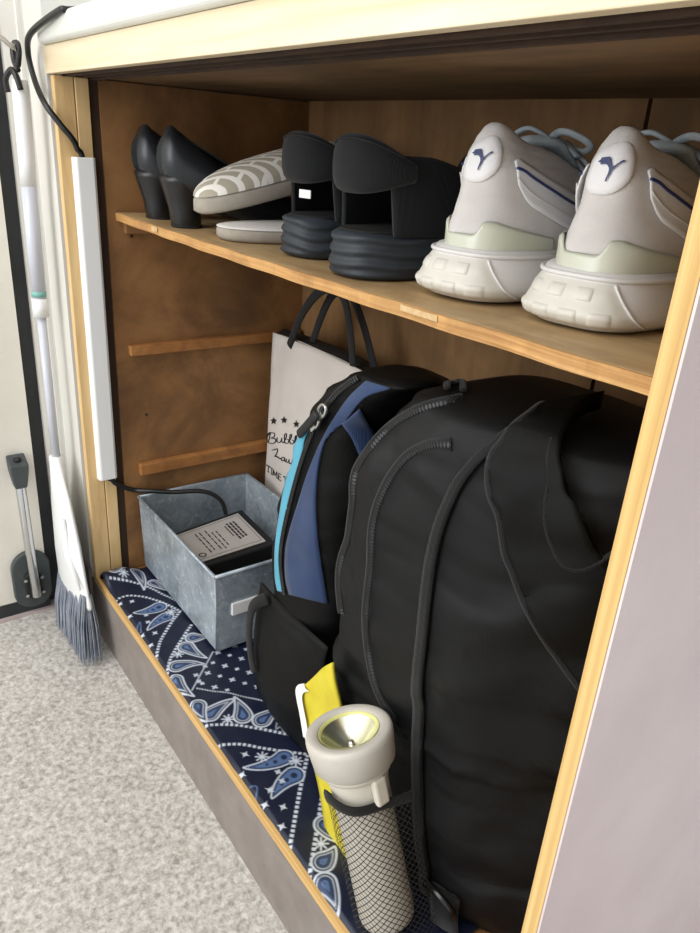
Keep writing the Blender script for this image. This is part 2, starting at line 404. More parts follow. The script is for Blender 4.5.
# ================================================================ DOOR STOP
ds = thing('door_stop', (XL, .73, -2.6), 'chrome foot-operated door stop folded up at the bottom of the cream door', 'door stop')
def racetrack(y, z, hw, hh, x):
    P = []
    for i in range(32):
        a = 2*math.pi*i/32; yy = hw*math.cos(a); zz = hw*math.sin(a); zz += (hh-hw)*(1 if zz >= 0 else -1); P.append((x, y+yy, z+zz))
    return P
MB().prism(racetrack(.745,-2.43,.105,.185,XL), (.04,0,0)).build('base_plate', 'dkgrey', ds, bevel=.008)
MB().prism(racetrack(.745,-2.45,.045,.09,XL+.04), (.03,0,0)).build('bracket', 'blackmatte', ds, bevel=.006)
m = MB()
for yy, zz in ((.70,-2.40),(.79,-2.40),(.70,-2.50),(.79,-2.50)): MB().tube([(XL+.04,yy,zz),(XL+.085,yy,zz)], .01, 8).build('rivet', 'chrome', ds)
MB().tube([(XL+.09,.748,-2.51),(XL+.088,.742,-2.2),(XL+.07,.738,-1.79)], .027, 16).build('rod', 'chrome', ds, smooth=False, bevel=.002)
bpy.data.objects['rod'].data.polygons.foreach_set('use_smooth', [True]*len(bpy.data.objects['rod'].data.polygons))
m = MB()
R = []
for z, hy, hx in ((-1.815,.035,.035),(-1.78,.042,.042),(-1.72,.052,.05),(-1.655,.056,.054)):
    R.append([(XL+.07+.86*hx*a, .738+.86*hy*b, z+ (0.02*(-a) if z>-1.7 else 0)) for a, b in ((-1,-1),(1,-1),(1,1),(-1,1))])
m.rings(R); cp = m.build('rubber_foot', 'dkgrey', ds, bevel=.008)
MB().tube([(XL+.072,.738,-1.66),(XL+.072,.738,-1.647)], .02, 16).build('foot_cap', 'blackmatte', cp, smooth=True)

# ================================================================ BROOM
br = thing('broom', (-3.55, .86, -ZF), 'white long-handled broom with grey bristles hanging beside the cupboard', 'broom')
hx, hy = -3.765, .9
MB().tube([(hx+.05,hy,.17),(hx+.045,hy,.13),(hx+.03,hy,-.15),(hx+.01,hy,-.26)], [.031,.036,.036,.035], 18).build('grip', 'white', br, smooth=True)
MB().tube([(hx+.012,hy,-.25),(hx-.005,hy,-.77)], .034, 16).build('handle', 'greywhite', br, smooth=True)
lb = MB().tube([(hx-.004,hy,-.735),(hx-.0045,hy,-.76)], .0348, 16).build('green_label', 'teallabel', bpy.data.objects['handle'], smooth=True)
MB().tube([(hx-.005,hy,-.77),(hx-.005,hy,-.86)], .037, 16).build('collar', 'white', br, smooth=True)
MB().tube([(hx-.005,hy,-.85),(hx+.0,hy,-1.66)], .022, 14).build('lower_handle', 'greywhite', br, smooth=True)
A = onY(61,578,.90); B = onY(90,611,.90)
hd = MB(); R = []
t0 = Vector((hx,hy,-1.6))
hp = [(Vector((hx-.035,hy,-1.60)), Vector((hx+.03,hy,-1.60)), .035), (onY(53,500,.90), onY(69,500,.90), .03), (onY(57,545,.9), onY(79,547,.9), .038), (A, onY(88,596,.9), .035), (onY(68,594,.9), onY(91,608,.9), .032), (onY(78,610,.9), onY(90,612,.9), .028)]
for a, b, th in hp:
    c = (a+b)/2; h = (b-a)/2
    R.append([c+h*math.cos(2*math.pi*j/20)+Vector((0,th*math.sin(2*math.pi*j/20),0)) for j in range(20)])
hd.rings(R); hd.build('brush_head', 'white', br, smooth=True)
MB().tube([onY(63,520,.863), onY(68,556,.863), onY(80,590,.866)], [.01,.02,.006], 10).build('head_ridge', 'white', br, smooth=True)
m = MB()
tl, tr_ = onZ(64,632,-2.60), Vector((-3.30,.87,-2.655))
for i in range(420):
    t = random.random(); q = random.uniform(-1,1)
    b0 = onY(62,578,.9).lerp(onY(89,606,.9), t)+Vector((.0, q*.022, .06))
    e = Vector((-3.70,.845,-2.63)).lerp(tr_, t)+Vector((random.uniform(-.02,.02), q*.06, random.uniform(0,.03)+.03*abs(q)))
    c = b0.lerp(e,.5)+Vector((0,q*.012,.0))
    m.tube([b0, c, e], [.0035,.0035,.002], 4, cap=False)
m.build('bristles', 'bristle', br, smooth=True, kind='stuff')
# black rubber strap at the top of the grip
m = MB(); m.tube(catmull([(hx+.012,hy-.045,.12),(hx+.02,hy-.05,.17),(hx+.05,hy-.03,.205),(hx+.08,hy-.02,.18),(hx+.088,hy-.01,.13)], 6), .013, 8)
lp = [onY(18,70,.88), onY(14,60,.88), onY(13,46,.885), onY(17,43,.885), onY(19,52,.88), onY(18,66,.875)]
m.tube(catmull(lp, 6), .012, 8); m.build('hanging_strap', 'black', br, smooth=True)
m = MB()
for o_ in (0, 3): m.tube(catmull([onY(16,47+o_,.885), onY(8,42+o_,.82), onY(0,35+o_,.74), onY(-25,20+o_,.6)], 6), .006, 6)
tag(m.build('string', 'white', None, smooth=True), 'white string holding up the broom by its black strap', 'string')

# ================================================================ BANDANA
def bandana():
    x0, x1, y0, y1 = -3.555, -.95, 1.012, 2.05; zc = -2.268
    nx, ny = 640, 230
    xs = np.linspace(x0, x1, nx); t = np.linspace(0, 1, ny); ys = y0+(y1-y0)*(t**1.25)
    Xg, Yg = np.meshgrid(xs, ys, indexing='ij')
    base = np.array(lin((19,26,48))[:3]); w = np.array(lin((196,203,214))[:3]); b1 = np.array(lin((84,108,148))[:3]); b2 = np.array(lin((42,58,90))[:3])
    img = np.tile(base, (nx, ny, 1)).astype(np.float64)
    def p2(u, v): q = onZ(u, v, zc); return np.array([q.x, q.y])
    def paint(mask, col):
        a = np.clip(mask, 0, 1)[..., None]; img[:] = img*(1-a)+np.array(col)*a
    px = .0042
    def seg(a, b):
        ab = b-a; L = max(ab@ab, 1e-9); s_ = np.clip(((Xg-a[0])*ab[0]+(Yg-a[1])*ab[1])/L, 0, 1)
        return np.hypot(Xg-a[0]-s_*ab[0], Yg-a[1]-s_*ab[1]), s_*math.sqrt(L)
    def local(c, r): return None
    def smooth(d, r): return np.clip((r-d)/px+.5, 0, 1)
    def dashes(pts, r=.0072, pitch=.021, duty=.62, col=w):
        P = [p2(*p) for p in catmull2(pts)]; acc = 0; best = np.full((nx,ny), 9.); arc = np.zeros((nx,ny))
        for a, b in zip(P[:-1], P[1:]):
            d, s_ = seg(a, b); mk = d < best; best = np.where(mk, d, best); arc = np.where(mk, acc+s_, arc); acc += np.linalg.norm(b-a)
        ph = np.abs(((arc/pitch) % 1)-.5)*2
        paint(smooth(best, r)*(np.clip((duty-ph)*4+.5, 0, 1) if pitch else 1), col)
    def catmull2(pts): return [(p.x, p.y) for p in catmull([(a, b, 0) for a, b in pts], 5)]
    def paisley(head, tip, wpx, bend=.25, dots=True):
        wpx *= .85
        # teardrop around head (pixel traced) with curved tail to tip; radii in units
        h = p2(*head); tp = p2(*tip); d = tp-h; L = np.linalg.norm(d); nrm = np.array([-d[1], d[0]])/max(L,1e-6)
        best = np.full((nx,ny), 9.)
        N = 14; r0 = wpx
        for i in range(N+1):
            s_ = i/N; c = h+d*s_+nrm*bend*L*(s_*s_ - s_*.2); r = r0*(1-s_)**.9
            best = np.minimum(best, np.hypot(Xg-c[0], Yg-c[1])-r)
        paint(smooth(best, .006), w); paint(smooth(best, -.002), base); paint(smooth(best, -.008), w*.8)
        paint(smooth(best, -.0125), b2); paint(smooth(best, -.026), b1); paint(smooth(best, -.036), base*1.4)
    def dbl(head, tip, wpx, bend=.3):
        h = p2(*head); tp = p2(*tip); d = tp-h; L = np.linalg.norm(d); nrm = np.array([-d[1], d[0]])/L
        best = np.full((nx,ny), 9.); N = 16
        for i in range(N+1):
            s_ = i/N; c = h+d*s_+nrm*bend*L*(s_*s_-s_*.1); r = wpx*(1-s_)**.75
            best = np.minimum(best, np.hypot(Xg-c[0], Yg-c[1])-r)
        paint(smooth(best, .006), w); paint(smooth(best, 0), b2); paint(smooth(best, -.008), b1)
        for i in (.0,.28,.5):
            c = h+d*i+nrm*bend*L*(i*i-i*.1); paint(smooth(np.hypot(Xg-c[0],Yg-c[1]), wpx*.36*(1-i)), b2*.7)
    def star(c, r=.028):
        c = p2(*c); a = math.radians(35); ux = (Xg-c[0])*math.cos(a)+(Yg-c[1])*math.sin(a); uy = -(Xg-c[0])*math.sin(a)+(Yg-c[1])*math.cos(a)
        paint(np.clip((math.sqrt(r)-np.sqrt(np.abs(ux))-np.sqrt(np.abs(uy)))/.03+.5, 0, 1)*(np.hypot(ux,uy) < r*1.2), w)
    def flower(c, r=.026):
        c = p2(*c)
        for k in range(4):
            a = math.pi*k/4+.2; v = np.array([math.cos(a), math.sin(a)])*r; d, _ = seg(c-v, c+v); paint(smooth(d, .0032), w)
        paint(smooth(np.hypot(Xg-c[0],Yg-c[1]), .008), w)
    def plus(c, r=.012):
        for a in (.6, .6+math.pi/2):
            v = np.array([math.cos(a), math.sin(a)])*r; d, _ = seg(c-v, c+v); paint(smooth(d, .0042), w)
    # small cross lattice inside the dark triangle
    a0 = p2(212.9,662.3); e1 = p2(224.9,665.7)-a0; e2 = p2(207.7,672.6)-a0
    c1, c2 = p2(213,649), p2(196,688); c3, c4 = p2(200,689), p2(284,706)
    def side(p, a, b): return (b[0]-a[0])*(p[1]-a[1])-(b[1]-a[1])*(p[0]-a[0])
    ref = p2(235,675)
    for i in range(-6, 22):
        for j in range(-14, 8):
            p = a0+e1*i+e2*j
            if side(p,c1,c2)*side(ref,c1,c2) > 0.004*0 and side(p,c3,c4)*side(ref,c3,c4) > 0 and x0 < p[0] < x1 and y0 < p[1] < y1 and abs(side(p,c3,c4))/np.linalg.norm(c4-c3) > .02 and abs(side(p,c1,c2))/np.linalg.norm(c2-c1) > .015: plus(p, .0115 if (i+j) % 2 else .007)
    D = [[(109,584),(132,583),(150,588),(178,602)], [(114,600),(130,595.5),(155,600),(180,611)],
         [(180,611),(168,628),(160,642),(155,664)], [(192,625),(178,645),(170,660),(166,678)],
         [(204,725),(226,724),(251,727),(305,738),(330,743)], [(216,745),(238,744),(269,749),(308,754)], [(308,754),(300,790),(290,846)], [(322,798),(316,835),(308,884)]]
    for d in D: dashes(d)
    dashes([(213,651),(192,690)], .0032, 0, 1, w*.85); dashes([(196,688),(240,696),(286,706)], .004, .012, .6)
    for hd_, tp_, ww, bd in [((115,577),(131,569),.035,.2),((137,574),(150,588),.035,-.25),((153,583),(170,592),.03,.2),
        ((193,638),(208,637),.04,.2),((186,647),(203,659),.042,.2),((177,666),(203,661),.042,-.2),((175,680),(189,698),.04,.2),
        ((210,714),(232,697),.045,-.2),((243,716),(239,697),.045,.2),((262,720),(279,706),.045,-.25),((198,706),(203,722),.04,.2),
        ((324,824),(336,845),.04,.3),((323,862),(338,850),.045,.3),((325,884),(342,912),.045,-.2),((262,802),(254,790),.0,0)]:
        if ww: paisley(hd_, tp_, ww, bd)
    dbl((159,607),(138,616),.036,-.35); dbl((166,617),(144,627),.034,.3); dbl((284,757),(254,777),.036,-.45); dbl((294,775),(266,791),.038,.35)
    for s_ in [(132,601),(130,616),(155,633),(142,635),(245,754.6),(242,774),(283,807),(265,805),(282,826),(120,603),(151,645),(270,790)]: star(s_, .024)
    for s_ in [(124,579),(171,612),(178,654),(228,719),(296,761),(321,843),(262,757)]: flower(s_)
    for s_ in [(146,615),(148,622),(278,772),(282,781),(205,666),(196,675),(199,681)]: plus(p2(*s_), .009)
    # tulip
    dashes([(288,712),(286,708),(290,712),(291,706),(293,712),(298,711),(295,717),(288,718),(288,712)], .005, 0, 1, w)
    dashes([(281,708),(276,728),(281,727),(284,732),(288,728),(294,731),(298,727),(303,730)], .003, 0, 1, w*.6)
    dashes([(136,630),(140,622),(141,632)], .003, 0, 1, b1); dashes([(250,786),(257,787),(255,800)], .003, 0, 1, b1)
    m = MB()
    for i in range(nx):
        for j in range(ny):
            x, y = Xg[i,j], Yg[i,j]
            z = zc+.006*noise.noise(Vector((x*5, y*7, 0)))+.004*noise.noise(Vector((x*13, y*10, 3)))
            e = (y-y0); z -= .014*max(0, 1-e/.02)**2
            el = x-x0; z += .05*math.exp(-((el-.06)/.07)**2)*max(0,min(1,1-(y-1.13)/.1)); z -= .05*max(0, 1-el/.03)**2
            m.v.append(Vector((x, y, z)))
    m.f = [(i*ny+j, (i+1)*ny+j, (i+1)*ny+j+1, i*ny+j+1) for i in range(nx-1) for j in range(ny-1)]
    rgba = np.ones((nx*ny, 4)); rgba[:, :3] = img.reshape(-1, 3); m.col = rgba
    return m
bo = bandana().build('bandana_cloth', 'bandana', None, smooth=True, fixn=False)
tag(bo, 'navy paisley bandana cloth lining the cupboard floor', 'cloth')

# ================================================================ METAL BOX
bx = thing('metal_box', (-3.06, 1.6, -2.255), 'galvanised metal box with a label plate standing on the bandana', 'box')
X0, X1, Y0, Y1, Zb, Zt = -3.535, -2.60, 1.25, 1.915, -2.25, -1.822; th = .010
m = MB(); fl = .035
def ringbox(z, k, i=0): return [(X0-k+i,Y0-k+i,z),(X1+k-i,Y0-k+i,z),(X1+k-i,Y1+k-i,z),(X0-k+i,Y1+k-i,z)]
m.rings([ringbox(Zb,-.012), ringbox(Zt,0), ringbox(Zt,-th), ringbox(Zb+th,-.012-th)], True, True)
m.build('body', 'galv', bx, bevel=.003)
m = MB()
for a, b in ((0,1),(1,2),(2,3),(3,0)):
    q = ringbox(Zt-.001,0); m.tube([q[a], q[b]], .0085, 8)
m.build('rolled_rim', 'galv', bx, smooth=True)
m = MB().tube([(X1-.006,Y0+.006,Zt),(X1-.017,Y0+.012,Zb+.01)], .006, 8); m.build('corner_seam', 'galv', bx, smooth=True)
MB().box(X1-.008, X1+.006, 1.335, 1.475, -2.06, -1.995).build('label_plate', 'paper', bx, bevel=.002, label='blank white label plate')
ad = thing('power_adapter', (-3.0, 1.6, -2.2), 'black power adapter with a grey printed label lying in the metal box', 'power adapter')
za = -1.965
c4 = [onZ(195,564,za), onZ(171,537,za), onZ(238,513,za), onZ(266,541,za)]
cc = sum(c4, Vector())/4
out = [cc+(p-cc)*1.22 for p in c4]
MB().prism([p-Vector((0,0,.006)) for p in out], (0,0,-.12)).build('case', 'blackmatte', ad, bevel=.012)
lab = MB().prism([p-Vector((0,0,.005)) for p in c4], (0,0,.006)).build('label', 'labelgrey', ad, bevel=.004, bseg=3, label='grey printed label')
def lp_(u, v): # along long axis u, short axis v on the label
    return c4[1].lerp(c4[2], u).lerp(c4[0].lerp(c4[3], u), v)+Vector((0,0,.0025))
m = MB()
def stroke(m, pts, r): m.tube(pts, r, 4, flat=.3)
for u in (.28,.34,.42,.48,.54):
    v = .18 if u < .45 else .3
    while v < .82:
        l = random.uniform(.05,.13); stroke(m, [lp_(u, v), lp_(u, min(v+l,.86))], .0035); v += l+.035
for u in (.74,.79,.84):
    v = .2
    while v < .72:
        l = random.uniform(.04,.09); stroke(m, [lp_(u, v), lp_(u, v+l)], .006); v += l+.025
stroke(m, [lp_(.69,.25), lp_(.69,.6)], .003)
m.tube([lp_(.16,.83)+Vector((.018*math.cos(a*math.pi/8), .018*math.sin(a*math.pi/8), 0)) for a in range(17)], .0035, 4, flat=.4)
for a, b in (((.04,.06),(.96,.06)),((.96,.06),(.96,.94)),((.04,.06),(.04,.94)),((.04,.94),(.96,.94))): stroke(m, [lp_(*a), lp_(*b)], .0012)
m.build('printed_text', 'ink', lab)
pd = thing('black_plug', (-2.75,1.45,-2.2), 'glossy black plug block in the front corner of the metal box', 'plug')
MB().box(-2.98,-2.66,1.40,1.77,-2.235,-2.08).build('block', 'blackgloss', pd, bevel=.02, bseg=3)
m = MB().tube([(-2.76,1.52,-2.08),(-2.76,1.52,-2.05)], .035, 20); m.build('socket_ring', 'blackmatte', pd, smooth=False, bevel=.004)
m = MB().box(-2.93,-2.86,1.5,1.52,-2.081,-2.076); m.build('marking', 'labelgrey', pd)
pc = MB().obox(Vector((-2.70,1.345,-1.915)), Vector((.055,.0,.0)), Vector((.0,.07,.01)), Vector((0,0,.004)))
pc.box(-2.66,-2.655,1.40,1.43,-1.92,-1.905)
pc = MB().obox((onZ(232,578,-1.90)), Vector((-.012,.075,0)), Vector((.03,.006,.004)), Vector((0,0,.003)))
tag(pc.build('paper_slip', 'paper', None, bevel=.002), 'small white paper slip at the front rim inside the metal box', 'paper')
og = MB().obox((onZ(246,576.5,-1.905)), Vector((-.003,.022,0)), Vector((.012,.002,0)), Vector((0,0,.006)))
tag(og.build('orange_clip', 'orange', None, bevel=.002), 'tiny orange clip beside the paper slip in the metal box', 'clip')
m = MB().box(-3.45,-3.08,1.35,1.50,-2.235,-2.14).box(-3.35,-3.0,1.75,1.88,-2.235,-2.06); 
cbx = MB().box(-2.98,-2.66,1.79,1.87,-2.235,-2.06)
tag(cbx.build('black_charger', 'blackmatte', None, bevel=.015), 'black charger block at the rear of the metal box behind the plug', 'charger')

# ================================================================ TOTE BAG
tb = thing('tote_bag', (-3.0, 2.05, -2.25), 'cream canvas tote bag with black lettering and handles leaning on the back wall', 'bag')
def tote(off):
    def f(u, v):   # u across, v up
        z = -2.25+(1.30+.0*u)*v; x = -3.56+u*1.12+.15*v*(1-u)**1.5
        xx = x-.0; y = 2.035-.03*v+off*(.05+.03*math.sin(math.pi*u))*math.sin(math.pi*min(1,max(0,v*.85+.12)))*math.sin(math.pi*u)**.5
        y += .012*noise.noise(Vector((u*5, v*4, off)))+.012*math.sin(u*7+v*3)*(1-v)
        z += .015*math.sin(u*3.1)*v
        return (xx, y, z)
    return f
fr = MB().grid(tote(-1), 40, 40); fr.build('front_panel', 'tote', tb, smooth=True, solid=.006)
MB().grid(tote(.6), 30, 30).build('back_panel', 'tote', tb, smooth=True, solid=.006)
tv = fr.bvh()
# dark lining seen in the mouth
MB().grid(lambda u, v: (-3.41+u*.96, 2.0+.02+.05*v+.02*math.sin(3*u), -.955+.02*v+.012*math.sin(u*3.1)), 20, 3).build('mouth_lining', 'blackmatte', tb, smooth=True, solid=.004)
for pts, yy in (([(289,346),(300,318),(314,297),(328,288),(343,297),(350,330),(353,366)], 1.985), ([(310,350),(322,315),(334,293),(348,292),(358,310),(367,338),(375,372)], 2.06)):
    P = catmull([onY(*p, yy) for p in pts], 8)
    MB().tube(P, .026, 8, flat=.22, up=(0,1,0)).build('handle', 'webbing', tb, smooth=True)
def tpx(x, y): return (240+x/7, 400+y/7)
m = MB()
def tstroke(pts, r, sm=True, off=.006):
    q = [tpx(*p) for p in pts]
    if sm: P = castline(tv, q, off, 5)
    else:
        P = [cast(tv, p, off) for p in q]
    m.tube(P, r, 6, flat=.5)
def tstar(cx, cy, r):
    P = []
    for k in range(10):
        a = math.pi*k/5-math.pi/2; q = r if k % 2 == 0 else r*.45; P.append(cast(tv, tpx(cx+q*math.cos(a), cy+q*math.sin(a)*1.15), .008))
    n = (P[2]-P[0]).cross(P[5]-P[0]).normalized()*.003; c_ = cast(tv, tpx(cx, cy), .008); k0 = len(m.v); m.v += P+[c_]
    for k in range(10): m.f.append((k0+k, k0+(k+1)%10, k0+10))
for c_ in ((243,146,24),(316,140,24),(402,168,24)): tstar(*c_)
for s_ in ([(180,272),(200,240),(218,225),(214,260),(205,295)], [(196,250),(225,228),(250,235),(245,258),(222,266),(255,270),(255,295),(225,305),(196,290)],
    [(268,262),(266,290),(280,298),(296,285),(300,262),(299,290),(312,298)], [(312,298),(330,262),(332,235),(320,240),(318,280),(325,302),(345,298),(348,278),(332,274)],
    [(348,290),(366,262),(368,240),(358,245),(354,285),(364,306),(380,302),(384,285),(370,280)], [(384,298),(400,275),(404,250),(394,255),(392,295),(400,312),(412,310)]): tstroke(s_, .0042)
for s_ in ([(232,350),(250,345),(268,340),(270,356),(260,380),(250,395),(262,392),(285,408),(298,410)], [(318,405),(305,398),(296,412),(304,426),(318,415),(320,400),(320,425),(330,432)], [(332,412),(330,432),(342,436),(350,424),(350,415),(350,438),(360,444)]): tstroke(s_, .0042)
def serif(p):
    for a, b in p: tstroke([a, b], .0034, False)
sl = .72
def tt(x, y, x0, y0): return (x0+x, y0+x*sl*.85+y)
def letter(segs, x0, y0): serif([(tt(*a, x0, y0), tt(*b, x0, y0)) for a, b in segs])
letter([((0,0),(24,0)),((12,0),(10,44)),((0,0),(0,8)),((24,0),(24,8)),((5,44),(16,44))], 194, 452)
letter([((6,0),(4,44)),((1,0),(11,0)),((0,44),(9,44))], 224, 472)
letter([((0,44),(3,0)),((3,0),(14,36)),((14,36),(27,0)),((27,0),(28,44)),((24,44),(32,44))], 238, 484)
letter([((2,0),(0,44)),((2,0),(18,0)),((1,22),(14,22)),((0,44),(18,44))], 276, 510)
letter([((0,0),(24,0)),((12,0),(10,44)),((0,0),(0,8)),((24,0),(24,8))], 312, 532)
m.build('printed_lettering', 'ink', bpy.data.objects['front_panel'])

# ================================================================ PACKS
def interp(tab, z):
    if z <= tab[0][0]: return tab[0][1:]
    for a, b in zip(tab[:-1], tab[1:]):
        if z <= b[0]:
            t = (z-a[0])/(b[0]-a[0]); t = t*t*(3-2*t)*.5+t*.5; return [p+(q-p)*t for p, q in zip(a[1:], b[1:])]
    return tab[-1][1:]
def pack(tab, e, wr, seed, n=150, nz=110, skew=None):
    m = MB(); z0, z1 = tab[0][0], tab[-1][0]; R = []
    for i in range(nz+1):
        z = z0+(z1-z0)*i/nz; xl, xr, yf, yb = interp(tab, z); cx, cy, ax, ay = (xl+xr)/2, (yf+yb)/2, (xr-xl)/2, (yb-yf)/2; r = []
        for j in range(n):
            a = 2*math.pi*j/n; c, s_ = math.cos(a), math.sin(a)
            x = cx+ax*math.copysign(abs(c)**(2/e), c); y = cy+ay*math.copysign(abs(s_)**(2/e), s_)
            if skew and x > skew[0]: y += (x-skew[0])*skew[1]*max(0, min(1, (yb-y)/(yb-yf)))**.8
            v = Vector((x*3.2+seed, y*3.2, z*2.4)); d = noise.noise(v)*wr+noise.noise(v*2.6)*wr*.45
            # soft horizontal creases
            fold = noise.noise(Vector((x*1.6+seed, y*1.6, z*9+noise.noise(Vector((x*3, y*3, z*3)))*1.5))); d += wr*.9*max(0, fold-.05)
            d += wr*.35*math.sin(z*17+noise.noise(v)*6+x*3)*max(0, noise.noise(Vector((x*2, y*2, z*1.5+seed))))
            q = Vector((c, s_, 0)); r.append((x+q.x*d, y+q.y*d, z))
        R.append(r)
    m.rings(R); return m
# --- large black pack
bp = thing('black_backpack', (-1.3,1.7,-2.26), 'large black backpack with curved zippers, nearest to the right panel', 'backpack')
T2 = [(-2.262,-1.60,-.63,1.26,2.2),(-2.20,-1.70,-.62,1.24,2.2),(-1.9,-1.74,-.66,1.235,2.22),(-1.5,-1.75,-.67,1.22,2.22),(-1.2,-1.71,-.70,1.20,2.22),(-.95,-1.68,-.72,1.205,2.2),(-.80,-1.63,-.74,1.22,2.08),(-.70,-1.57,-.70,1.245,2.0),(-.63,-1.50,-.70,1.28,1.86),(-.60,-1.42,-.74,1.33,1.66)]
pm = pack(T2, 6, .032, 3, skew=(-1.12,.62)); pm.build('main_body', 'packblack', bp, smooth=True); pv = pm.bvh()
def zipper(bv, pts, parent, r=.0065, off=.004, tape=.020):
    P = castline(bv, pts, off, 7)
    t_ = MB().tube(castline(bv, pts, .001, 7), tape, 8, flat=.22, up=(.5,-.8,.1)); tp = t_.build('zipper_tape', 'webbing', parent, smooth=True)
    m = MB(); m.tube(P, r*.5, 8)
    # teeth along the line
    L = 0; step = .0105; need = 0
    for a, b in zip(P[:-1], P[1:]):
        d = b-a; l = d.length
        if l > .2: continue
        while need < l:
            c = a+d*(need/l); dn = d.normalized(); s_ = dn.cross(Vector((.4,-.85,.3))).normalized()
            m.obox(c, s_*r, dn*.003, dn.cross(s_)*r*.55); need += step
        need -= l
    m.build('zipper_teeth', 'zip', tp)
Z1 = [(336,612),(343,556),(349,510),(354,480),(370,452),(393,427),(425,409),(462,401)]
Z2 = [(404,738),(392,716),(377,685),(369,644),(368,608),(372.6,566),(374.5,525),(386,489),(407,459),(430,446.5),(452,445)]
zipper(pv, Z1, bp); zipper(pv, Z2, bp)
SB = [(534,420),(508,434),(480,457),(460,482),(441,525),(431,571),(425,626),(419,685),(421,708),(419,753),(421,832),(426,873),(426,940)]
w_ = 5
strip(pv, [(x-w_, y-1) for x, y in SB], [(x+w_, y+1) for x, y in SB], .008, 90, 3).build('seam_binding', 'webbing', bp, smooth=True, solid=.012)
m = MB().tube(castline(pv, [(x+w_, y+1) for x, y in SB], .01, 6), .006, 6); m.build('seam_piping', 'packdark', bp, smooth=True)
# shoulder straps on the back panel, broad padded ribbons with bound edges
def shoulder(path, name='shoulder_strap', hw=.10, tk=.03):
    P = catmull(path, 10); R = []
    e1 = []; e2 = []
    for i, p in enumerate(P):
        d = (P[min(i+1,len(P)-1)]-P[max(i-1,0)]).normalized(); t = i/(len(P)-1)
        w = hw*(1-.25*t); nrm = Vector((1,-.15,.1)); nrm = (nrm-d*nrm.dot(d)).normalized(); s_ = d.cross(nrm); ring = []
        for j in range(14):
            a = 2*math.pi*j/14; c, q = math.cos(a), math.sin(a)
            ring.append(p+s_*w*math.copysign(abs(c)**.5, c)+nrm*tk*math.copysign(abs(q)**.7, q))
        R.append(ring); e1.append(p+s_*w*.99); e2.append(p-s_*w*.99)
    o = MB().rings(R).build(name, 'packdark', bp, smooth=True)
    MB().tube(e1, .011, 8, flat=1.3, up=(1,0,0)).tube(e2, .011, 8, flat=1.3, up=(1,0,0)).build('strap_binding', 'webbing', o, smooth=True)
SL = [(540,424),(512,440),(498,461),(501,490),(505,521),(512,552),(521,576),(534,602),(549,628),(566,655),(590,690)]
SR = [(600,412),(575,424),(562,450),(566,480),(576,505),(588,530),(600,552),(612,572),(624,590),(636,605),(650,620)]
st = strip(pv, SL, SR, .035, 60, 12).build('shoulder_strap', 'packdark', bp, smooth=True, solid=.05)
MB().tube(castline(pv, SL, .05, 6), .012, 8).build('strap_binding', 'webbing', st, smooth=True)
S2 = [(552,452),(548,490),(556,530),(566,556),(580,560),(600,548),(625,525)]
MB().tube(castline(pv, S2, .055, 6), .007, 8).build('strap_binding', 'webbing', st, smooth=True)
MB().tube(castline(pv, [(447,392),(447,384),(454,380),(462,384),(463,394)], .01, 6), .011, 8, flat=.5).build('grab_handle', 'webbing', bp, smooth=True)
# lower webbing and ring of the strap
m = MB().tube([(-1.03,1.275,-2.12),(-1.02,1.265,-2.18),(-1.0,1.26,-2.245)], .055, 10, flat=.16, up=(.2,-1,0)); wb = m.build('lower_webbing', 'webbing', bp, smooth=True)
m = MB().tube(catmull([(-1.09,1.25,-2.15),(-1.08,1.24,-2.115),(-1.03,1.235,-2.10),(-.98,1.245,-2.12),(-.97,1.255,-2.155)], 6), .012, 10); m.build('ring', 'blackgloss', wb, smooth=True)
# mesh side pocket around the torch
fb = Vector((-1.135,1.135,-2.24)); fh = Vector((-1.325,1.066,-1.59)); fa = (fh-fb).normalized()
m = MB(); m.uv = []
NU, NV = 48, 30
def pock(u, v):   # u left to right, v bottom (0) to top (1)
    zt = -1.99+.215*min(1, u/.5)**.8+.02*max(0, u-.5); z = -2.245+v*(zt+2.245); k = (z-fb.z)/(fh.z-fb.z); c = fb.lerp(fh, k); r = .104
    Lp = Vector((c.x-.13-.17*v, c.y+.07, z)); Rp = Vector((c.x+.13, c.y+.10, z))
    pts = [Lp, Vector((c.x-r*1.04, c.y-.02, z)), Vector((c.x-r*.74, c.y-r*.78, z)), Vector((c.x, c.y-r*1.06, z)), Vector((c.x+r*.76, c.y-r*.75, z)), Vector((c.x+r*1.06, c.y+.02, z)), Rp]
    P = catmull(pts, 8); x = u*(len(P)-1); i = min(int(x), len(P)-2); return P[i].lerp(P[i+1], x-i)
m.grid(pock, NU, NV)
for i in range(NU+1):
    for j in range(NV+1): m.uv.append((i/NU*.62, j/NV*.52))
mp = m.build('mesh_pocket', 'net', bp, smooth=True, fixn=False)
MB().tube([pock(i/40, 1.0) for i in range(41)], .019, 8, flat=.35, up=(0,-1,0)).build('pocket_rim', 'webbing', mp, smooth=True)
MB().tube([pock(0, i/10) for i in range(11)], .006, 6).build('pocket_edge', 'webbing', mp, smooth=True)

